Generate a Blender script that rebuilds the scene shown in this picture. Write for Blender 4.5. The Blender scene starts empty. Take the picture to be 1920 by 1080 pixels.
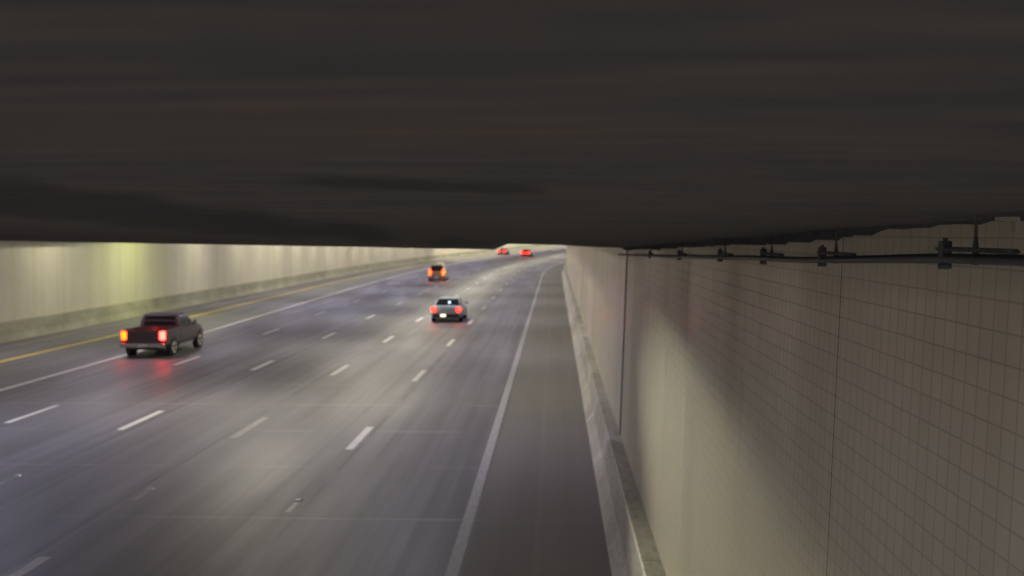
import bpy, bmesh, math, random
from mathutils import Vector, Matrix
random.seed(7)
R = math.radians
SC = bpy.context.scene
COL = SC.collection

# ------------------------------------------------------------------ camera
CAM_Z = 5.2
F = 2050.0                      # focal length in pixels of the 1920 wide picture
cam_d = bpy.data.cameras.new('camera')
cam = bpy.data.objects.new('camera', cam_d)
COL.objects.link(cam)
SC.camera = cam
cam_d.sensor_width = 36.0
cam_d.lens = 36.0 * F / 1920.0
cam_d.clip_start = 0.05
cam_d.clip_end = 3000.0
YAW = math.atan(80 / F)
PITCH = math.atan(102 / F)
cam.matrix_world = (Matrix.Translation((0, 0, CAM_Z)) @ Matrix.Rotation(YAW, 4, 'Z')
                    @ Matrix.Rotation(R(90) - PITCH, 4, 'X'))
cam_d.dof.use_dof = True
cam_d.dof.focus_distance = 4.5
cam_d.dof.aperture_fstop = 3.2

# ------------------------------------------------------------------ world (before dawn)
world = bpy.data.worlds.new("World")
SC.world = world
world.use_nodes = True
wn = world.node_tree
sky = wn.nodes.new('ShaderNodeTexSky')
sky.sky_type = 'NISHITA'
sky.sun_disc = False
sky.sun_elevation = R(-4)
sky.sun_rotation = R(180)
wn.links.new(sky.outputs[0], wn.nodes['Background'].inputs[0])
wn.nodes['Background'].inputs[1].default_value = 0.05

SC.view_settings.view_transform = 'Standard'
SC.view_settings.look = 'None'
SC.view_settings.exposure = 0.35
SC.view_settings.gamma = 1.0
SC.cycles.use_denoising = True
SC.cycles.max_bounces = 8
SC.cycles.diffuse_bounces = 5
SC.cycles.glossy_bounces = 4
SC.cycles.sample_clamp_indirect = 4.0

# ------------------------------------------------------------------ the curve the tunnel follows
S0, RAD = 137.0, 550.0
def rise(s):
    d = max(0.0, s - 150.0)
    return d * d / 14000.0
def P(s, u, z=0.0):
    """s metres along the road, u metres right of the camera line, z above the road"""
    if s <= S0:
        return Vector((u, s, z + rise(s)))
    a = (s - S0) / RAD
    r = RAD - u
    return Vector((RAD - r * math.cos(a), S0 + r * math.sin(a), z + rise(s)))
def heading(s):
    return 0.0 if s <= S0 else -(s - S0) / RAD

# ------------------------------------------------------------------ materials
def mat(name, col, rough=0.6, metal=0.0, emit=None, estr=0.0):
    m = bpy.data.materials.new(name)
    m.use_nodes = True
    b = m.node_tree.nodes['Principled BSDF']
    b.inputs['Base Color'].default_value = (*col, 1)
    b.inputs['Roughness'].default_value = rough
    b.inputs['Metallic'].default_value = metal
    if emit:
        b.inputs['Emission Color'].default_value = (*emit, 1)
        b.inputs['Emission Strength'].default_value = estr
    return m
class NT:
    def __init__(s, m):
        s.t = m.node_tree; s.b = s.t.nodes['Principled BSDF']
    def n(s, kind, **kw):
        o = s.t.nodes.new(kind)
        for k, v in kw.items():
            if k in o.inputs: o.inputs[k].default_value = v
            else: setattr(o, k, v)
        return o
    def l(s, a, b): s.t.links.new(a, b)
    def math(s, op, a, b=None, c=None, clamp=False):
        o = s.t.nodes.new('ShaderNodeMath'); o.operation = op; o.use_clamp = clamp
        for i, v in enumerate((a, b, c)):
            if v is None: continue
            if isinstance(v, (int, float)): o.inputs[i].default_value = v
            else: s.l(v, o.inputs[i])
        return o.outputs[0]
    def mix(s, fac, a, b):
        o = s.t.nodes.new('ShaderNodeMix'); o.data_type = 'RGBA'
        if isinstance(fac, (int, float)): o.inputs[0].default_value = fac
        else: s.l(fac, o.inputs[0])
        for i, v in ((6, a), (7, b)):
            if isinstance(v, tuple): o.inputs[i].default_value = (*v, 1)
            else: s.l(v, o.inputs[i])
        return o.outputs[2]
    def noise(s, vec, scale, detail=4, rough=0.6):
        o = s.n('ShaderNodeTexNoise', Scale=scale, Detail=detail, Roughness=rough)
        s.l(vec, o.inputs['Vector']); return o.outputs[0]
    def scaled(s, vec, sc):
        o = s.n('ShaderNodeMapping'); o.inputs['Scale'].default_value = sc
        s.l(vec, o.inputs['Vector']); return o.outputs[0]
    def ramp(s, v, a, b, lo=0.0, hi=1.0):
        o = s.n('ShaderNodeMapRange'); o.clamp = True
        s.l(v, o.inputs[0])
        for i, x in zip((1, 2, 3, 4), (a, b, lo, hi)): o.inputs[i].default_value = x
        return o.outputs[0]
# UV maps carry (u, s) or (s, z) in metres so that patterns follow the bend
def uvsplit(t):
    uv = t.n('ShaderNodeUVMap'); uv.uv_map = 'UVMap'
    sx = t.n('ShaderNodeSeparateXYZ'); t.l(uv.outputs[0], sx.inputs[0])
    return uv.outputs[0], sx.outputs[0], sx.outputs[1]
def line_at(t, coord, period, offset, half):
    """1 on thin lines every `period` metres"""
    a = t.math('SUBTRACT', coord, offset)
    a = t.math('DIVIDE', a, period)
    a = t.math('FRACT', t.math('ADD', a, 1000.5))
    a = t.math('ABSOLUTE', t.math('SUBTRACT', a, 0.5))
    return t.math('LESS_THAN', a, half / period)
def near(t, coord, x, half, soft):
    a = t.math('ABSOLUTE', t.math('SUBTRACT', coord, x))
    return t.ramp(a, half, half + soft, 1.0, 0.0)

# -- concrete pavement
M_road = mat('concrete pavement', (.2, .19, .185), .45)
t = NT(M_road)
uv, U, S = uvsplit(t)
big = t.noise(t.scaled(uv, (.5, .05, 1)), 1.0, 5, .6)
streak = t.noise(t.scaled(uv, (2.6, .03, 1)), 1.0, 4, .6)
fine = t.noise(t.scaled(uv, (30, 12, 1)), 1.0, 3, .7)
c = t.mix(t.ramp(big, .35, .68), (.118, .116, .136), (.198, .194, .218))
c = t.mix(t.ramp(streak, .45, .68, 0, .75), c, (.085, .082, .085))
c = t.mix(t.ramp(fine, .3, .7, 0, .25), c, (.09, .09, .09))
# dark oil band down the middle of each lane
for x in (-3.3, -6.6, -9.9, -13.3, -16.9, -20.9):
    c = t.mix(t.math('MULTIPLY', near(t, U, x, .1, 1.0), .35), c, (.075, .072, .075))
# longitudinal joints beside the lane lines and in the shoulder
crack = None
for x in (-4.75, -8.45, -11.25, -15.25, -18.3):
    k = near(t, U, x, .025, .04)
    crack = k if crack is None else t.math('MAXIMUM', crack, k)
wob = t.noise(t.scaled(uv, (.6, .25, 1)), 1.0, 3, .6)
crack = t.math('MULTIPLY', crack, t.ramp(wob, .42, .55))
c = t.mix(t.math('MULTIPLY', crack, .85), c, (.05, .05, .05))
tj = line_at(t, S, 4.4, 19.6, .05)
tj = t.math('MULTIPLY', tj, t.ramp(t.noise(t.scaled(uv, (.35, .2, 1)), 1.0, 2, .5), .46, .6))
c = t.mix(t.math('MULTIPLY', tj, .5), c, (.38, .37, .32))
for x in (.28, -.28):
    c = t.mix(t.math('MULTIPLY', near(t, U, x, .035, .04), .6), c, (.30, .27, .20) if x < 0 else (.08, .075, .06))
# shoulder is darker
sh = t.ramp(U, -1.45, -1.35)
c = t.mix(t.math('MULTIPLY', sh, .75), c, (.29, .272, .25))
t.l(c, t.b.inputs['Base Color'])
r1 = t.ramp(big, .3, .7, .56, .42)
r2 = t.math('ADD', r1, t.math('MULTIPLY', streak, .12))
r2 = t.math('ADD', r2, t.math('MULTIPLY', sh, .15))
t.l(r2, t.b.inputs['Roughness'])
t.b.inputs['Specular IOR Level'].default_value = .7
bp = t.n('ShaderNodeBump', Strength=.18, Distance=.01)
t.l(fine, bp.inputs['Height']); t.l(bp.outputs[0], t.b.inputs['Normal'])

def paint(name, col, wear=.5):
    m = mat(name, col, .5)
    t = NT(m); uv, U, S = uvsplit(t)
    n = t.noise(t.scaled(uv, (14, 3, 1)), 1.0, 4, .7)
    t.l(t.mix(t.ramp(n, .4, .75, 0, wear), col, (.13, .125, .12)), t.b.inputs['Base Color'])
    return m
M_white = paint('white road paint', (.52, .52, .53))
M_dash = paint('lane line paint', (.70, .69, .66), .35)
M_faint = paint('worn lane line paint', (.34, .335, .33), .9)
M_dull = paint('dull lane line paint', (.46, .45, .43), .5)  # duller tone for the distant dashes
M_yellow = paint('yellow road paint', (.68, .50, .10), .25)

# -- tiled walls: UV = (s, z)
def tiled(name, base, dark, stain, gloss, wear):
    m = mat(name, base, gloss)
    t = NT(m); uv, S, Z = uvsplit(t)
    g1 = line_at(t, Z, .108, 0.0, .0035)
    g2 = line_at(t, S, .118, 0.0, .005)
    g = t.math('MAXIMUM', g1, g2)
    vst = t.noise(t.scaled(uv, (.9, .05, 1)), 1.0, 5, .65)
    blo = t.noise(t.scaled(uv, (.25, .5, 1)), 1.0, 5, .6)
    cell = t.n('ShaderNodeTexWhiteNoise'); cell.noise_dimensions = '2D'
    cx = t.n('ShaderNodeCombineXYZ')
    t.l(t.math('FLOOR', t.math('DIVIDE', S, .118)), cx.inputs[0]); t.l(t.math('FLOOR', t.math('DIVIDE', Z, .108)), cx.inputs[1])
    t.l(cx.outputs[0], cell.inputs['Vector'])
    c = t.mix(t.ramp(cell.outputs[0], 0, 1), base, tuple(x * .93 for x in base))
    c = t.mix(t.ramp(vst, .45, .72, 0, wear), c, stain)
    c = t.mix(t.ramp(blo, .4, .7, 0, .35), c, dark)
    c = t.mix(t.math('MULTIPLY', g, .32), c, tuple(x * .4 for x in dark))
    pj = line_at(t, S, 2.9, 5.95, .006)
    pj = t.math('MAXIMUM', t.math('MULTIPLY', pj, .35), line_at(t, S, 17.2, 5.95, .009))
    c = t.mix(t.math('MULTIPLY', pj, .85), c, (.03, .028, .02))
    t.l(c, t.b.inputs['Base Color'])
    t.l(t.math('ADD', t.ramp(vst, .3, .7, gloss, gloss + .2), t.math('MULTIPLY', g, .3)), t.b.inputs['Roughness'])
    return m
M_tileR = tiled('glazed wall tile', (.72, .67, .56), (.56, .52, .41), (.50, .45, .30), .26, .5)
M_tileL = tiled('pale wall tile', (.60, .57, .46), (.44, .42, .31), (.45, .43, .24), .3, .7)

def concrete(name, a, b, scale=1.0, rough=.8):
    m = mat(name, a, rough)
    t = NT(m)
    tc = t.n('ShaderNodeTexCoord')
    n1 = t.noise(t.scaled(tc.outputs['Object'], (1.2 * scale, .8 * scale, 1.5 * scale)), 1.0, 6, .65)
    n2 = t.noise(t.scaled(tc.outputs['Object'], (9 * scale,) * 3), 1.0, 4, .7)
    c = t.mix(t.ramp(n1, .35, .65), a, b)
    c = t.mix(t.ramp(n2, .5, .75, 0, .4), c, tuple(x * .5 for x in b))
    t.l(c, t.b.inputs['Base Color'])
    return m
# barrier: scuffed by tyres, UV = (s, z)
M_barrier = mat('scuffed concrete barrier', (.3, .29, .25), .65)
t = NT(M_barrier); uv, S, Z = uvsplit(t)
n = t.noise(t.scaled(uv, (.35, .8, 1)), 1.0, 5, .6)
c = t.mix(t.ramp(n, .38, .62), (.46, .44, .38), (.66, .64, .57))
# scuff arcs: diagonal strokes from wheels climbing the face
sc_ = t.math('ADD', S, t.math('MULTIPLY', Z, 1.7))
cb = t.n('ShaderNodeCombineXYZ'); t.l(sc_, cb.inputs[0]); t.l(t.math('MULTIPLY', Z, .35), cb.inputs[1])
ns = t.noise(cb.outputs[0], .75, 3, .5)
c = t.mix(t.ramp(ns, .58, .66, 0, .75), c, (.8, .79, .76))
n3 = t.noise(t.scaled(uv, (5, 9, 1)), 1.0, 5, .7)
c = t.mix(t.ramp(n3, .5, .75, 0, .75), c, (.13, .12, .10))
jn = line_at(t, S, 6.1, 2.0, .012)
c = t.mix(t.math('MULTIPLY', jn, .8), c, (.04, .04, .035))
t.l(c, t.b.inputs['Base Color'])

M_ceil = mat('dark ceiling concrete', (.03, .028, .027), .9)
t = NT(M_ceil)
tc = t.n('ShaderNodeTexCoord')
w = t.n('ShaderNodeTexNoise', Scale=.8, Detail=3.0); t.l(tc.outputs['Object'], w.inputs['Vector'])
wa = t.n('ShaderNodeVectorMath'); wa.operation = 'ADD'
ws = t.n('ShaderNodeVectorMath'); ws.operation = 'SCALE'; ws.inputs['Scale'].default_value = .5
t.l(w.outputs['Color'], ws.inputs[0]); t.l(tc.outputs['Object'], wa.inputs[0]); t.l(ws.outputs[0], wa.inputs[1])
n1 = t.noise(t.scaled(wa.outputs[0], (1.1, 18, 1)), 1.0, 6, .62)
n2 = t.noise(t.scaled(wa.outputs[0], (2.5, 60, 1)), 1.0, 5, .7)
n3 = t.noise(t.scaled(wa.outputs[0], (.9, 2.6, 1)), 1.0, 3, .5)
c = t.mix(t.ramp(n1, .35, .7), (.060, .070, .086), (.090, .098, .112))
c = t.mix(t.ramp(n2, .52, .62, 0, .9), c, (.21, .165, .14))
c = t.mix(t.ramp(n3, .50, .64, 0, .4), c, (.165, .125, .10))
at = t.n('ShaderNodeAttribute'); at.attribute_name = 'dark_mark'
c = t.mix(t.math('MULTIPLY', at.outputs['Fac'], t.ramp(n1, .3, .7, .55, .85)), c, (.022, .028, .042))  # darker tone in the marked band and slot
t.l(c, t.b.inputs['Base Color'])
M_ceil_far = concrete('pale ceiling concrete', (.30, .29, .26), (.22, .21, .19))
M_fringe = mat('black sprayed lining', (.06, .064, .078), .95)
M_strip = mat('dark joint seal', (.12, .125, .145), .9)
M_pipe = mat('dark steel pipe', (.07, .072, .09), .5, .4)
M_hang = mat('black bracket steel', (.09, .092, .10), .6, .4)
M_rub = mat('tyre rubber', (.015, .015, .015), .85)
M_rim = mat('wheel alloy', (.8, .8, .74), .5, .2)
M_glass = mat('dark car glass', (.012, .014, .016), .08)
M_trim = mat('black plastic trim', (.02, .02, .022), .6)
M_chrome = mat('chrome bumper', (.5, .5, .5), .25, .9)
M_marker = mat('pavement marker', (.75, .74, .7), .35)
M_soil = mat('bare ground', (.15, .12, .09), .95)
M_house = mat('luminaire housing', (.25, .25, .25), .4, .7)

# ------------------------------------------------------------------ object helpers
def link(name, me, m, parent=None, smooth=False):
    o = bpy.data.objects.new(name, me)
    COL.objects.link(o)
    if m is not None: me.materials.append(m)
    if parent is not None: o.parent = parent
    if smooth:
        for p in me.polygons: p.use_smooth = True
    return o
def tag(o, label=None, cat=None, group=None, kind=None):
    if label: o['label'] = label
    if cat: o['category'] = cat
    if group: o['group'] = group
    if kind: o['kind'] = kind
    return o
def empty(name, loc, rz=0.0):
    o = bpy.data.objects.new(name, None)
    COL.objects.link(o); o.location = loc; o.rotation_euler = (0, 0, rz)
    o.empty_display_size = .3
    return o
def loft(name, prof, s0, s1, ds, m, parent=None, closed=False, zuv=False):
    """profile [(u,z),...] swept along the road; UV metres"""
    n = max(1, int(round((s1 - s0) / ds)))
    ss = [s0 + (s1 - s0) * i / n for i in range(n + 1)]
    verts, faces, uvs = [], [], []
    dist = [0.0]
    for a, b in zip(prof, prof[1:]): dist.append(dist[-1] + math.hypot(b[0] - a[0], b[1] - a[1]))
    k = len(prof)
    for s in ss:
        for (u, z) in prof: verts.append(P(s, u, z))
    for i in range(n):
        for j in range(k if closed else k - 1):
            j2 = (j + 1) % k
            faces.append((i * k + j, (i + 1) * k + j, (i + 1) * k + j2, i * k + j2))
            a = (ss[i], ss[i + 1])
            if zuv == 'wall':
                uvs += [(a[0], prof[j][1]), (a[1], prof[j][1]), (a[1], prof[j2][1]), (a[0], prof[j2][1])]
            elif zuv:
                d2 = dist[j2] if j2 else dist[-1] + .1
                uvs += [(a[0], dist[j]), (a[1], dist[j]), (a[1], d2), (a[0], d2)]
            else:
                uvs += [(prof[j][0], a[0]), (prof[j][0], a[1]), (prof[j2][0], a[1]), (prof[j2][0], a[0])]
    if closed:
        faces.append(tuple(range(k))); uvs += [(0, 0)] * k
        faces.append(tuple(reversed(range(n * k, n * k + k)))); uvs += [(0, 0)] * k
    me = bpy.data.meshes.new(name)
    me.from_pydata(verts, [], faces)
    lay = me.uv_layers.new(name='UVMap')
    for i, q in enumerate(uvs): lay.data[i].uv = q
    me.update()
    if closed:
        bm = bmesh.new(); bm.from_mesh(me); bmesh.ops.recalc_face_normals(bm, faces=bm.faces); bm.to_mesh(me); bm.free()
    return link(name, me, m, parent)
class MB:
    def __init__(s): s.bm = bmesh.new()
    def box(s, x0, x1, y0, y1, z0, z1, bev=0.0, mtx=None):
        r = bmesh.ops.create_cube(s.bm, size=1.0)
        vs = r['verts']
        for v in vs:
            v.co = Vector(((x0 + x1) / 2 + v.co.x * (x1 - x0), (y0 + y1) / 2 + v.co.y * (y1 - y0), (z0 + z1) / 2 + v.co.z * (z1 - z0)))
            if mtx: v.co = mtx @ v.co
        if bev > 0:
            es = {e for v in vs for e in v.link_edges}
            bmesh.ops.bevel(s.bm, geom=list(es), offset=bev, segments=2, affect='EDGES', profile=.6)
        return s
    def cyl(s, a, b, r, seg=20, r2=None):
        a, b = Vector(a), Vector(b); d = b - a
        q = bmesh.ops.create_cone(s.bm, cap_ends=True, segments=seg, radius1=r, radius2=r if r2 is None else r2, depth=d.length)
        mt = Matrix.Translation((a + b) / 2) @ d.to_track_quat('Z', 'Y').to_matrix().to_4x4()
        for v in q['verts']: v.co = mt @ v.co
        return s
    def ring(s, secs, cap=True):
        """closed cross-sections (lists of equal length) joined into a hull"""
        rows = [[s.bm.verts.new(p) for p in sec] for sec in secs]
        n = len(rows[0])
        for a, b in zip(rows, rows[1:]):
            for j in range(n):
                s.bm.faces.new((a[j], a[(j + 1) % n], b[(j + 1) % n], b[j]))
        if cap:
            s.bm.faces.new(rows[0][::-1]); s.bm.faces.new(rows[-1])
        return s
    def build(s, name, m, parent=None, smooth=False, bevel=0.0):
        bmesh.ops.recalc_face_normals(s.bm, faces=s.bm.faces)
        me = bpy.data.meshes.new(name); s.bm.to_mesh(me); s.bm.free()
        o = link(name, me, m, parent, smooth)
        if bevel:
            b = o.modifiers.new('bevel', 'BEVEL'); b.width = bevel; b.segments = 2; b.limit_method = 'ANGLE'; b.angle_limit = R(25)
        return o
def copy_tree(o, parent=None):
    c = o.copy(); COL.objects.link(c)
    if parent is not None: c.parent = parent
    for ch in list(o.children): copy_tree(ch, c)
    return c

SA, SB = -45.0, 420.0
LIP = 23.4                       # where the low slab over the camera ends

# ------------------------------------------------------------------ ground and road
g = MB(); g.box(-2500, 2500, -2500, 2500, -1.2, -.6); g.build('ground', M_soil)['kind'] = 'structure'
road = loft('road', [(-26.6, 0), (-18.7, 0), (-8, 0), (1.3, 0)], SA, SB, 4.0, M_road)
road['kind'] = 'structure'
E = .004
def stripe(name, u0, u1, s0, s1, m, z=E, ds=4.0):
    return loft(name, [(u0, z), (u1, z)], s0, s1, ds, m, road)
stripe('edge_line', -1.66, -1.46, SA, SB, M_white)
# the solid line and the yellow line drift outward as the roadway widens
def drifting(name, fu, w, m):
    verts, faces, uvs = [], [], []
    ss = [SA + i * 3.0 for i in range(int((SB - SA) / 3) + 1)]
    for s in ss:
        verts += [P(s, fu(s) - w / 2, E), P(s, fu(s) + w / 2, E)]
    for i in range(len(ss) - 1):
        faces.append((2 * i, 2 * i + 1, 2 * i + 3, 2 * i + 2))
        uvs += [(0, ss[i]), (w, ss[i]), (w, ss[i + 1]), (0, ss[i + 1])]
    me = bpy.data.meshes.new(name); me.from_pydata(verts, [], faces)
    lay = me.uv_layers.new(name='UVMap')
    for i, q in enumerate(uvs): lay.data[i].uv = q
    return link(name, me, m, road)
drifting('solid_line', lambda s: -18.4 - .9 * min(1, max(0, (s - 55) / 50)), .26, M_dash)
drifting('yellow_line', lambda s: -22.5 - .9 * min(1, max(0, (s - 55) / 50)), .32, M_yellow)
LANES = [(-4.95, 27.5, 12.2), (-8.18, 28.9, 12.3), (-11.52, 29.9, 12.7), (-15.05, 30.8, 13.3)]
for (u, c0, cyc) in LANES:
    for k in range(-1, 30):
        s = c0 + k * cyc
        if s > 330 or (k < 0 and u != -8.18): continue
        if k < 0: s = 15.5
        uu = u - (.25 if u < -14 and s > 60 else 0)
        stripe('lane_dash', uu - .10, uu + .10, s - 1.55, s + 1.55, M_faint if (u == -8.18 and k == 0) else (M_dull if s > 70 else M_dash), ds=1.6)
# raised reflective markers in the gaps
names4 = ['first', 'second', 'third', 'fourth']
mk0 = None
for u, v, which in ((-11.52, 22.8, 'third'), (-8.2, 21.7, 'second'), (-4.98, 20.9, 'first')):
    if mk0 is None:
        b = MB(); b.ring([[(-.08, -.07, 0), (.08, -.07, 0), (.08, .07, 0), (-.08, .07, 0)],
                          [(-.05, -.04, .024), (.05, -.04, .024), (.05, .04, .024), (-.05, .04, .024)]])
        mk = mk0 = b.build('pavement_marker', M_marker)
    else:
        mk = mk0.copy(); COL.objects.link(mk)
    mk.location = (u, v, E)
    tag(mk, 'small raised reflector in the nearest gap of the %s broken lane line from the right' % which, 'road marker', 'raised markers between the lane dashes')
    stripe('lane_dash', u - .05, u + .05, v - .9, v - .1, M_faint, ds=1)

# ------------------------------------------------------------------ barriers and walls
HB = .9
pr = [(.88, 0), (.93, .08), (1.06, .33), (1.13, HB), (1.15, HB + .02), (1.40, HB + .02)]
ba = loft('concrete_barrier', pr + [(1.40, 0)], SA, 400, 3.0, M_barrier, closed=True, zuv=True)
tag(ba, 'scuffed concrete barrier along the foot of the tiled wall on the right', 'barrier')
pl = [(-26.2, 0), (-26.28, .08), (-26.40, .33), (-26.47, HB), (-26.49, HB + .02), (-26.62, HB + .02), (-26.62, 0)]
M_barL = concrete('weathered barrier concrete', (.34, .33, .24), (.22, .215, .15), .5, .75)
bl = loft('concrete_barrier', pl, SA, 400, 3.0, M_barL, closed=True, zuv=True)
tag(bl, 'dull concrete barrier at the foot of the bright wall across the lanes', 'barrier')
def wu(z): return 1.402 + .035 * (z - HB)
WT = 6.3
wr = loft('tunnel_wall', [(wu(.3), .3), (wu(HB + .02), HB + .02), (wu(3), 3), (wu(WT), WT), (2.2, WT), (2.2, .3)], SA, 400, 3.0, M_tileR, closed=True, zuv='wall')
tag(wr, 'dim glazed tile tunnel wall close by on the right with a thin dark joint', 'wall')
wl = loft('tunnel_wall', [(-26.622, .3), (-26.622, 3), (-26.622, WT), (-27.2, WT), (-27.2, .3)], SA, 400, 3.0, M_tileL, closed=True, zuv='wall')
tag(wl, 'brightly lit cream tunnel wall across the lanes on the left', 'wall')
# vertical drain/joint cover on the right wall where the low slab ends
b = MB()
for z0, z1 in ((.95, 5.0),):
    b.ring([[(wu(z0) - .025, -.016, z0), (wu(z0) + .01, -.016, z0), (wu(z0) + .01, .016, z0), (wu(z0) - .025, .016, z0)],
            [(wu(z1) - .025, -.016, z1), (wu(z1) + .01, -.016, z1), (wu(z1) + .01, .016, z1), (wu(z1) - .025, .016, z1)]])
dp = b.build('drain_pipe', concrete('stained pipe', (.16, .14, .115), (.11, .10, .08)))
dp.location = (0, 23.1, 0)
tag(dp, 'thin dark vertical pipe standing against the tiled wall down to the barrier', 'drain pipe')

# ------------------------------------------------------------------ the low slab over the camera
lipU = [(-27.1, 447 - 12), (-11.9, 447), (-6.96, 459), (-4, 463.5), (-2.05, 467), (-1.30, 467.5), (-1.10, 461), (-1.0, 457), (.2, 460), (.8, 462.5), (1.62, 465), (1.9, 466)]
def lipz(u):
    for (a, ya), (b_, yb) in zip(lipU, lipU[1:]):
        if u <= b_: 
            y = ya + (yb - ya) * (u - a) / (b_ - a); break
    else: y = lipU[-1][1]
    return CAM_Z - (y - 438) / F * LIP
def under(u, v):
    k = v / LIP
    return (CAM_Z + .12) * (1 - k) + lipz(u) * k if v > 0 else CAM_Z + .12 - v * .0185
us = sorted(set([round(-4.5 + .06 * i, 3) for i in range(102)] + [-27.1, -20, -15, -11.9, -9, -6.96, -5, -4, -3, -2.05, -1.3, -1.2, -1.1, -1.05, -1.0, -.5, 0, .2, .5, .8, 1.2, 1.62, 1.9]))
vs = [-1.6, -.8, 0, .4] + [round(.8 * 1.045 ** i, 3) for i in range(76)] + [22.8, LIP]
verts, faces = [], []
for v in vs:
    for u in us:
        verts.append((u, v, under(u, v) + (.0 if v <= 0 else .004 * math.sin(u * 3.1 + v * 1.7))))
nu = len(us)
for i in range(len(vs) - 1):
    for j in range(nu - 1):
        faces.append((i * nu + j, i * nu + j + 1, (i + 1) * nu + j + 1, (i + 1) * nu + j))
base = len(verts)
last = (len(vs) - 1) * nu
for u in us: verts.append((u, LIP + .02, 6.6))
for j in range(nu - 1): faces.append((last + j, last + j + 1, base + j + 1, base + j))
b2 = len(verts); verts += [(-27.1, -1.6, 6.6), (1.9, -1.6, 6.6)]
faces.append(tuple([b2, b2 + 1] + [base + j for j in range(nu - 1, -1, -1)]))
me = bpy.data.meshes.new('ceiling_slab'); me.from_pydata(verts, [], faces); me.update()
# darker band along the slab and a short transverse slot, put into the colour (metres, u/v slopes)
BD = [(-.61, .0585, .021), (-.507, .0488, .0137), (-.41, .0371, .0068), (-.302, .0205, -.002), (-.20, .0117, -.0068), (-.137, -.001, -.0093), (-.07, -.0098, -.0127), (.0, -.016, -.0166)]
def dark_mark(u, v):
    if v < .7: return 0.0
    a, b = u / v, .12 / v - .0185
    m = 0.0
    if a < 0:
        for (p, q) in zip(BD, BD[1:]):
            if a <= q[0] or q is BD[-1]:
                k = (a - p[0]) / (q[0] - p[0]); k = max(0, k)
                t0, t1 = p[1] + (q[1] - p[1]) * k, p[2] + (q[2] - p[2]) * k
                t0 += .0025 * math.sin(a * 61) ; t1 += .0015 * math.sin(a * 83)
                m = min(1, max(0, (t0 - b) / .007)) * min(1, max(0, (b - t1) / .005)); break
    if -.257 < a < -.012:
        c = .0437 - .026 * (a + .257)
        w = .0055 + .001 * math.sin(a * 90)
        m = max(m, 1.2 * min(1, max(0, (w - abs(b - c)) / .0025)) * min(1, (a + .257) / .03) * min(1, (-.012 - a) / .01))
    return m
atr = me.attributes.new('dark_mark', 'FLOAT', 'POINT')
for i, q in enumerate(verts): atr.data[i].value = dark_mark(q[0], q[1]) if i < len(us) * len(vs) else 0.0
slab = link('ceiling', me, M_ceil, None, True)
for p in me.polygons[-nu:]: p.use_smooth = False
slab['kind'] = 'structure'
# far, higher ceiling
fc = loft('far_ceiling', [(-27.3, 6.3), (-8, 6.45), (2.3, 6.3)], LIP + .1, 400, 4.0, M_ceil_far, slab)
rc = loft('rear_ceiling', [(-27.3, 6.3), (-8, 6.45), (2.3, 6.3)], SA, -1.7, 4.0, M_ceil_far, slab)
# ragged sprayed lining hanging where slab and right wall meet
b = MB()
prev = None
N = 140
for i in range(N + 1):
    v = 2.2 + (23.0 - 2.2) * (i / N) ** 1.4
    drop = .045 + .02 * math.sin(i * 1.9) * math.sin(i * .7) + random.uniform(-.012, .012)
    drop *= .3 + .7 * min(1, max(0, (v - 5.2) / .6))
    zt = under(1.5, v) + .01
    u1 = wu(5.2) + .02
    u0 = 1.40 + random.uniform(-.01, .01)
    row = [b.bm.verts.new(q) for q in ((u0, v, zt), (u0 + .02, v, zt - drop), (u1, v, zt - drop - .005), (u1, v, zt))]
    if prev:
        for j in range(4): b.bm.faces.new((prev[j], prev[(j + 1) % 4], row[(j + 1) % 4], row[j]))
    else: b.bm.faces.new(row[::-1])
    prev = row
b.bm.faces.new(prev)
lining = b.build('sprayed_lining', M_fringe, slab)

# ------------------------------------------------------------------ pipe and hangers
def pz(v):                                                     # pipe height
    pts = [(0.5, -.045), (2.4, -.06), (3.03, -.074), (3.75, -.083), (5.8, -.139), (7.4, -.162), (12, -.25), (23, -.435)]
    for (a, za), (b_, zb) in zip(pts, pts[1:]):
        if v <= b_: return CAM_Z + za + (zb - za) * (v - a) / (b_ - a)
    return CAM_Z + pts[-1][1]
cu = bpy.data.curves.new('pipe_path', 'CURVE'); cu.dimensions = '3D'
sp = cu.splines.new('POLY')
PV = [-.5, .5, 1.5, 2.4, 3.03, 3.4, 3.75, 4.4, 5.1, 5.8, 6.6, 7.4, 9, 12, 15, 19, 22.6]
sp.points.add(len(PV) - 1)
PU = 1.31
for q, v in zip(sp.points, PV): q.co = (PU, v, pz(v), 1)
cu.bevel_depth = .0165; cu.bevel_resolution = 4
tmp = bpy.data.objects.new('tmp', cu); COL.objects.link(tmp)
dg = bpy.context.evaluated_depsgraph_get()
me = bpy.data.meshes.new_from_object(tmp.evaluated_get(dg))
me.materials.clear()
bpy.data.objects.remove(tmp)
pipe = link('ceiling_pipe', me, M_pipe, None, True)
tag(pipe, 'long thin dark steel pipe slung under the ceiling along the right wall', 'pipe')
hs = [3.46, 5.15, 6.66, 8.46, 11.3, 14.9]
hg0 = None
ordn = ['nearest', 'second nearest', 'third nearest', 'fourth nearest', 'fifth nearest', 'farthest']
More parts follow.
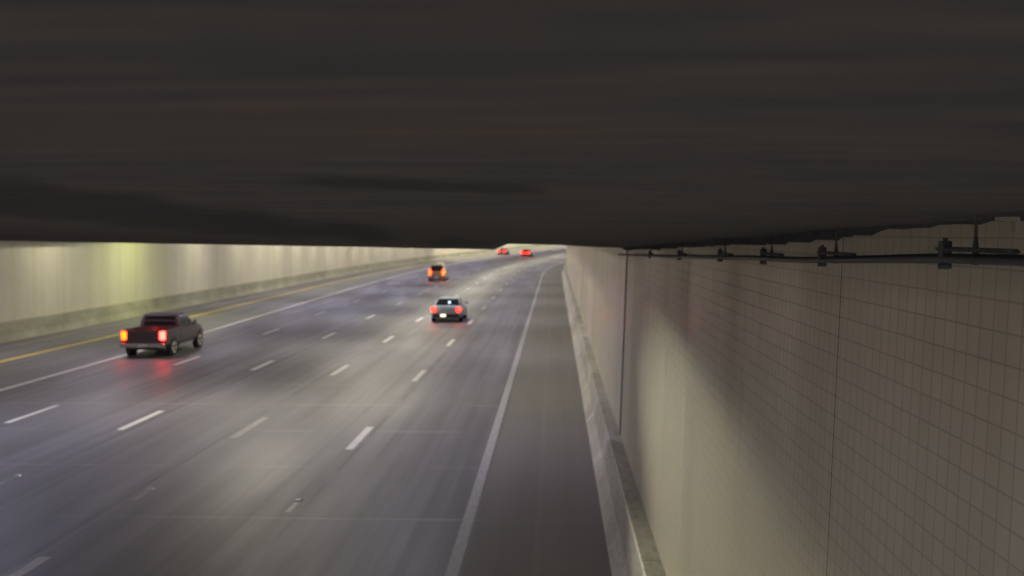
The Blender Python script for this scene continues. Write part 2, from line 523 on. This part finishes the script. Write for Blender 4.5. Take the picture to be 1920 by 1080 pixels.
for i, v in enumerate(hs):
    z = pz(v)
    top = under(PU, v) + .01 - z
    e = empty('pipe_hanger', (PU, v, z))
    b = MB(); b.cyl((0, 0, .01), (0, 0, top), .005, 10); b.cyl((0, 0, .01), (0, 0, .07), .012, 12, .006)
    b.build('rod', M_hang, e)
    b = MB(); b.box(-.012, .012, -.30, .33, .024, .033, .002)
    for k in range(12): b.box(-.014, .014, -.28 + k * .052, -.265 + k * .052, .021, .036)
    b.build('bar', M_hang, e)
    b = MB(); b.box(-.018, .018, .25, .285, -.012, .055, .004); b.cyl((0, .267, -.034), (0, .267, .066), .008, 10); b.cyl((-.02, .267, -.030), (.02, .267, -.030), .01, 10)
    b.build('clamp', M_hang, e)
    b = MB(); b.cyl((0, -.012, 0), (0, .012, 0), .0185, 16)
    b.build('collar', M_hang, e)
    tag(e, '%s black threaded rod hanger carrying the pipe by the right wall' % ordn[i], 'pipe hanger', 'hangers along the ceiling pipe')
# small pale bracket beside the nearest rod
b = MB(); b.box(-.03, .03, -.018, .018, 0, .012); b.box(.018, .03, -.018, .018, -.03, 0)
br = b.build('bracket', mat('pale galvanised steel', (.5, .47, .38), .5, .3))
br.location = (1.34, 3.30, under(1.34, 3.4) - .022)
tag(br, 'small pale metal bracket under the ceiling beside the nearest pipe hanger', 'bracket')

# ------------------------------------------------------------------ luminaires beyond the slab
def lamp_set(kindname, col, power, us_, s_list, w, l, zoff, adj, tilt=0.0):
    m = mat(kindname + ' lens', (.8, .8, .8), .4, 0, col, power)
    proto = None
    for (u, s) in [(u, s) for u in us_ for s in s_list]:
        if proto is None:
            e = empty('ceiling_light', (0, 0, 0))
            MB().box(-w / 2 - .04, w / 2 + .04, -l / 2 - .04, l / 2 + .04, 0, .12, .01).build('housing', M_house, e)
            me = bpy.data.meshes.new('lens')
            me.from_pydata([(-w / 2, -l / 2, -.004), (-w / 2, l / 2, -.004), (w / 2, l / 2, -.004), (w / 2, -l / 2, -.004)], [], [(0, 1, 2, 3)])
            link('lens', me, m, e)
            proto = e
        else:
            e = copy_tree(proto)
        e.location = P(s, u, zoff)
        e.rotation_euler = (0, tilt, heading(s))
        tag(e, adj, 'ceiling light', kindname + 's under the far ceiling')
def fill_spotlight():  # unseen spot added to brighten the low part of the near wall
    e = empty('fill_light', (-12, 36, 6.0))
    d = (Vector((1.5, 6.6, 1.0)) - Vector((-12, 36, 6.0))).normalized()
    q = d.to_track_quat('-Z', 'Y')
    mt = q.to_matrix().to_4x4()
    MB().box(-.3, .3, -.2, .2, .04, .22, .02, mt).build('housing', M_house, e)
    MB().box(-.02, .02, -.02, .02, .0, .4).build('bracket', M_house, e)
    l = bpy.data.lights.new('lamp', 'SPOT'); l.energy = 14500; l.color = (1.0, .95, .70)
    l.spot_size = R(31); l.spot_blend = 1.0; l.shadow_soft_size = .35
    o = bpy.data.objects.new('lamp', l); COL.objects.link(o); o.parent = e
    o.rotation_mode = 'QUATERNION'; o.rotation_quaternion = q; o.scale = (1, .36, 1)
    tag(e, 'unseen fill light added beyond the low slab, aimed back at the foot of the near tiled wall', 'fill_light')
def seq(a, step, b_):
    out = []
    while a < b_: out.append(a); a += step
    return out
lamp_set('warm lane luminaire', (1.0, .92, .72), 185.0, [-8.9], [-26, -9] + seq(33, 17, 380), .5, 1.5, 6.2, 'warm white luminaire above the middle lanes, hidden beyond the low slab')
baffle = loft('added_light_baffle', [(-1.15, 5.02), (-.85, 5.02), (-.85, 6.36), (-1.15, 6.36)], LIP + .12, 395, 4.0, M_ceil_far, slab, closed=True)  # unseen, added to keep lamp light off the upper right wall
baffle2 = loft('added_light_baffle', [(-25.6, 5.06), (-25.3, 5.06), (-25.3, 6.36), (-25.6, 6.36)], LIP + .12, 395, 4.0, M_ceil_far, slab, closed=True)  # second unseen one, added to dim the top of the left wall
lamp_set('blue fill lamp', (.70, .70, 1.0), 105.0, [-14.8], [-8, 26.5] + seq(78, 26, 200), .4, 1.3, 6.15, 'added blue white fill lamp above the left lanes, hidden beyond the low slab')  # unseen row added to brighten the near left lanes
lamp_set('wall lamp', (1.0, .95, .78), 62.0, [-3.0], [36.5] + seq(45, 9.5, 380), .25, 1.0, 6.15, 'luminaire tilted at the right wall, hidden beyond the low slab', R(-64))
lamp_set('rear fill lamp', (1.0, .93, .84), 450.0, [-7.0, -2.2], [-36, -24, -13], .5, 1.5, 6.1, 'added fill lamp under the high ceiling behind the camera')  # added fill that brightens the near wall, shoulder and barrier
fill_spotlight()
lamp_set('cool lane luminaire', (.70, .66, 1.0), 58.0, [-4.2], [-30, -17, -6] + seq(27, 19, 380), .4, 1.3, 6.15, 'bluish luminaire above the right hand lane, hidden beyond the low slab')
lamp_set('violet lane luminaire', (.88, .80, 1.0), 115.0, [-19.5], [-14, -6] + seq(29, 17, 380), .4, 1.3, 6.15, 'violet white luminaire above the far left lane, hidden beyond the low slab or added behind the camera')  # the pair behind the camera is added to brighten the near left road
lamp_set('wall washer', (1.0, .94, .74), 135.0, [-22.9], [31, 44, 56.5, 80, 91, 98], .3, 1.0, 6.1, 'warm luminaire washing the near stretch of the left wall from above', R(42))
lamp_set('bend wall washer', (1.0, .94, .74), 170.0, [-22.9], seq(104, 8, 200), .3, 1.0, 6.1, 'warm luminaire washing the left wall where the tunnel starts to bend', R(42))
lamp_set('far wall washer', (1.0, .93, .72), 430.0, [-22.9], seq(205, 8, 390), .3, 1.0, 6.1, 'strong warm luminaire washing the outer wall beyond the bend', R(42))

lamp_set('green tinged wall washer', (.96, 1.0, .45), 230.0, [-22.0], [66.6, 67.6], .3, .6, 6.1, 'greenish yellow luminaire that brightens one patch of the left wall', R(40))
# ------------------------------------------------------------------ vehicles
M_red = mat('brake lamp red', (.5, .02, .01), .3, 0, (1.0, .007, .0025), 24.0)
M_redhot = mat('bright brake lamp', (.6, .1, .05), .3, 0, (1.0, .014, .010), 36.0)
M_orange = mat('orange tail lamp', (.6, .1, .02), .3, 0, (1.0, .032, .0015), 18.0)
M_plate_lit = mat('lit number plate lamp', (.8, .8, .7), .4, 0, (1.0, .82, .62), 2.2)
M_plate = mat('number plate', (.6, .6, .55), .5)
def car_paint(name, col, rough=.3):
    m = mat(name, col, rough, .0)
    m.node_tree.nodes['Principled BSDF'].inputs['Coat Weight'].default_value = .25
    return m
def wheel(parent, x, y, r, w, side):
    tb = MB(); tb.cyl((x - w / 2, y, r), (x + w / 2, y, r), r, 28)
    ty = tb.build('wheel', M_rub, parent, bevel=.02)
    rb = MB(); xo = x + side * (w / 2 + .004)
    rb.cyl((xo - .02, y, r), (xo, y, r), r * .66, 24, )
    rb.build('rim', M_rim, ty)
    hb = MB(); hb.cyl((xo, y, r), (xo + side * .012, y, r), r * .2, 12)
    for k in range(5):
        a = k * 2 * math.pi / 5
        hb.box(-.006, .006, -.035, .035, r * .15, r * .6, 0, Matrix.Translation((xo + side * .006, y, r)) @ Matrix.Rotation(a, 4, 'X'))
    hb.build('hub', M_trim, ty)
def sec(y, hw, z0, z1, hw_top=None, ch=.12, bot=None):
    """octagonal-ish cross section, half-width hw; narrower at the top"""
    ht = hw if hw_top is None else hw_top
    zb = z0
    m_ = (z0 + z1) / 2
    return [(-hw * .93, y, zb), (hw * .93, y, zb), (hw, y, zb + ch), (hw * 1.0, y, m_ + .05), (ht, y, z1 - ch * .5), (ht - ch, y, z1),
            (-ht + ch, y, z1), (-ht, y, z1 - ch * .5), (-hw * 1.0, y, m_ + .05), (-hw, y, zb + ch)]
def glass_quad(name, pts, parent, th=.012):
    me = bpy.data.meshes.new(name)
    n = len(pts)
    c = sum((Vector(p) for p in pts), Vector()) / n
    nr = (Vector(pts[1]) - Vector(pts[0])).cross(Vector(pts[2]) - Vector(pts[0])).normalized()
    v = [Vector(p) + nr * th for p in pts] + [Vector(p) - nr * th for p in pts]
    f = [tuple(range(n)), tuple(range(2 * n - 1, n - 1, -1))] + [(i, i + n, (i + 1) % n + n, (i + 1) % n) for i in range(n)]
    me.from_pydata([tuple(x) for x in v], [], f)
    o = link(name, me, M_glass, parent)
    return o

def pickup(loc, rz):
    e = empty('pickup_truck', loc, rz)
    M = car_paint('dark maroon grey paint', (.05, .038, .045), .5)
    hw = .96
    # local frame: y=0 tail, forward +y
    b = MB()
    # bed as open box
    b.box(-hw, -hw + .08, .10, 1.95, .52, 1.16, .02).box(hw - .08, hw, .10, 1.95, .52, 1.16, .02).box(-hw + .08, hw - .08, .12, 1.95, .52, .66).box(-hw + .081, hw - .081, 1.87, 1.96, .66, 1.14)
    # wheel arches
    bed = b.build('bed', M, e)
    b = MB(); b.box(-hw + .14, hw - .14, .03, .10, .56, 1.14, .015); b.build('tailgate', M, e)
    b = MB(); b.ring([sec(1.98, hw, .45, 1.12, hw - .03), sec(2.2, hw, .42, 1.14, hw - .03), sec(3.6, hw, .42, 1.14, hw - .03), sec(4.1, hw, .42, 1.12, hw - .06),
                      sec(4.9, hw - .02, .42, 1.06, hw - .1), sec(5.25, hw - .12, .45, .95, hw - .2)])
    b.build('body', M, e, bevel=.02)
    b = MB(); b.ring([[(-hw + .06, 1.99, 1.1), (hw - .06, 1.99, 1.1), (hw - .06, 3.85, 1.1), (-hw + .06, 3.85, 1.1)],
                      [(-hw + .13, 2.04, 1.42), (hw - .13, 2.04, 1.42), (hw - .13, 3.5, 1.42), (-hw + .13, 3.5, 1.42)],
                      [(-hw + .22, 2.14, 1.68), (hw - .22, 2.14, 1.68), (hw - .22, 3.12, 1.68), (-hw + .22, 3.12, 1.68)],
                      [(-hw + .30, 2.24, 1.72), (hw - .30, 2.24, 1.72), (hw - .30, 3.02, 1.72), (-hw + .30, 3.02, 1.72)]])
    b.build('cab', M, e, bevel=.02)
    glass_quad('rear_window', [(-.72, 2.0, 1.2), (.72, 2.0, 1.2), (.66, 2.10, 1.60), (-.66, 2.10, 1.60)], e)
    for sd in (-1, 1):
        x1, x2 = (hw - .075) * sd, (hw - .20) * sd
        glass_quad('side_window', [(x1, 2.15, 1.18), (x1, 3.62, 1.18), (x2, 3.16, 1.62), (x2, 2.25, 1.62)], e)
        b = MB(); b.box(*(sorted((sd * hw, sd * (hw + .19)))), 3.45, 3.56, 1.14, 1.34, .02); b.build('side_mirror', M_chrome, e)
        wheel(e, sd * (hw - .10), 1.0, .37, .24, sd); wheel(e, sd * (hw - .10), 4.4, .37, .24, sd)
        # arches
        for yy in (1.0, 4.4):
            MB().cyl((sd * (hw - .2), yy, .40), (sd * (hw + .004), yy, .40), .44, 24).build('wheel_arch', M_trim, e)
        b = MB(); b.box(*sorted((sd * (hw - .28), sd * (hw - .03))), -.01, .16, .74, 1.13, .10)
        b.build('tail_light', M_redhot if sd > 0 else M_orange, e)
        b = MB(); b.box(*sorted((sd * (hw - .08), sd * hw)), 1.7, 3.6, .36, .44); b.build('side_step', M_chrome, e)
    glass_quad('windscreen', [(.74, 3.80, 1.16), (-.74, 3.80, 1.16), (-.68, 3.18, 1.62), (.68, 3.18, 1.62)], e)
    b = MB(); b.box(-hw + .02, hw - .02, -.10, .06, .44, .62, .03); b.build('rear_bumper', M_chrome, e)
    b = MB(); b.box(-.16, .16, -.115, -.10, .47, .60); b.build('number_plate', M_plate, e)
    b = MB(); b.box(-.6, .6, .1, 5.0, .34, .52); b.build('chassis', M_trim, e)
    tag(e, 'dark maroon pickup truck with lit tail lights and an open bed', 'pickup truck')
    return e
pickup(P(44.9, -17.2), R(0))

def sedan(name, loc, rz, pm, L, hw, zr, zb, label, cat, lightm, lw, lh, lz, wagon=False, plate_lit=False, simple=False):
    e = empty(name, loc, rz)
    zd = zb + (0.0 if wagon else .03)
    b = MB()
    b.ring([sec(.0, hw - .12, .34, zd - .18, hw - .18), sec(.10, hw - .04, .26, zd - .03, hw - .14), sec(.9, hw, .22, zd, hw - .10), sec(L * .5, hw, .22, zb, hw - .06),
            sec(L * .74, hw, .22, zb - .02, hw - .10), sec(L - .4, hw - .05, .24, zb - .20, hw - .16), sec(L, hw - .22, .32, zb - .34, hw - .3)])
    b.build('body', pm, e, True, .03)
    y0 = .12 if wagon else .75                          # foot of the rear glass
    y1 = .45 if wagon else 1.55                         # rear edge of the roof
    y2, y3 = L * .56, L * .74
    w0, w1 = hw - .12, hw - .30
    b = MB(); b.ring([[(-w0, y0, zd - .04), (w0, y0, zd - .04), (w0, y3, zd - .04), (-w0, y3, zd - .04)],
                      [(-w1, y1, zr - .05), (w1, y1, zr - .05), (w1, y2, zr - .05), (-w1, y2, zr - .05)],
                      [(-w1 + .09, y1 + .12, zr), (w1 - .09, y1 + .12, zr), (w1 - .09, y2 - .1, zr), (-w1 + .09, y2 - .1, zr)]])
    b.build('roof', pm, e, False, .03)
    def lp(a, c, k): return a + (c - a) * k
    za, zc = zd - .04, zr - .05
    glass_quad('rear_window', [(-lp(w0, w1, .12) + .05, lp(y0, y1, .12), lp(za, zc, .12)), (lp(w0, w1, .12) - .05, lp(y0, y1, .12), lp(za, zc, .12)),
                               (lp(w0, w1, .93) - .06, lp(y0, y1, .93), lp(za, zc, .93)), (-lp(w0, w1, .93) + .06, lp(y0, y1, .93), lp(za, zc, .93))], e)
    glass_quad('windscreen', [(w0 - .06, lp(y3, y2, .1), lp(za, zc, .1)), (-w0 + .06, lp(y3, y2, .1), lp(za, zc, .1)), (-w1 + .04, lp(y3, y2, .93), lp(za, zc, .93)), (w1 - .04, lp(y3, y2, .93), lp(za, zc, .93))], e)
    for sd in (-1, 1):
        xa, xb = lp(w0, w1, .14) * sd, lp(w0, w1, .9) * sd
        glass_quad('side_window', [(xa, lp(y0, y1, .14) + .2, lp(za, zc, .14)), (xa, lp(y3, y2, .14) - .12, lp(za, zc, .14)), (xb, lp(y3, y2, .9) - .1, lp(za, zc, .9)), (xb, lp(y0, y1, .9) + .12, lp(za, zc, .9))], e)
        b = MB()
        if plate_lit: b.cyl((sd * .74, -.03, lz), (sd * .74, .14, lz), .125, 28)
        else: b.box(*sorted((sd * (hw - .16 - lw), sd * (hw - .10))), -.02, .14, lz - lh / 2, lz + lh / 2, .035)
        b.build('tail_light', lightm, e)
        if not simple:
            wheel(e, sd * (hw - .12), .85, .33, .22, sd); wheel(e, sd * (hw - .12), L - .95, .33, .22, sd)
            b = MB(); b.box(*sorted((sd * (hw - .05), sd * (hw + .14))), y3 - .35, y3 - .22, zb, zb + .14, .02); b.build('side_mirror', pm, e)
    if simple:
        for sd in (-1, 1):
            for yy in (.85, L - .95):
                b = MB(); b.cyl((sd * (hw - .23), yy, .33), (sd * (hw + .0), yy, .33), .33, 18); b.build('wheel', M_rub, e)
    b = MB(); b.box(-hw + .14, hw - .14, -.06, .10, .30, .50, .04); b.build('rear_bumper', M_trim if plate_lit else pm, e)
    px = -.17 if plate_lit else 0
    b = MB(); b.box(px - .15, px + .15, -.085, -.06, .36, .48); b.build('number_plate', M_plate_lit if plate_lit else M_plate, e)
    tag(e, label, cat)
    return e
M_blue = car_paint('blue grey metallic paint', (.31, .38, .46), .4)
M_tan = car_paint('brown grey paint', (.2, .15, .12), .35)
M_dk = car_paint('dark grey paint', (.05, .05, .055), .35)
sc_car = sedan('sports_car', P(63.6, -6.34), 0, M_blue, 4.45, .92, 1.38, .92, 'low blue grey car with round red tail lights and a bright number plate lamp', 'car', M_red, .20, .20, .76, False, True)
MB().cyl((.10, .98, 1.13), (.10, 1.06, 1.13), .07, 20).build('glass_disc', mat('bluish white glow', (.8, .8, .8), .4, 0, (.55, .72, 1.0), 2.0), sc_car)  # glowing bluish disc set at the rear glass
suv = sedan('sport_utility_vehicle', P(119, -12.9), 0, M_tan, 4.7, .92, 1.78, 1.05, 'boxy brown vehicle with tall orange tail lights and a pale roof, in the middle lanes', 'car', M_orange, .14, .55, .95, True)
b = MB(); b.box(-.1, .62, .55, 2.2, 1.785, 1.98, .04); b.build('pale_block', mat('pale roof block', (.75, .73, .62), .4), suv)  # pale block on the right part of the roof
sedan('distant_car', P(235, -20.6), heading(235), M_dk, 4.6, .9, 1.45, .95, 'farthest car on the left, two separate red tail lights at the bend', 'car', M_red, .25, .25, .85, False, False, True)
sedan('distant_car', P(225, -13.3), heading(225), M_dk, 4.6, .9, 1.5, .95, 'distant car on the right at the bend, its red tail lights nearly merged', 'car', M_red, .45, .3, .85, True, False, True)
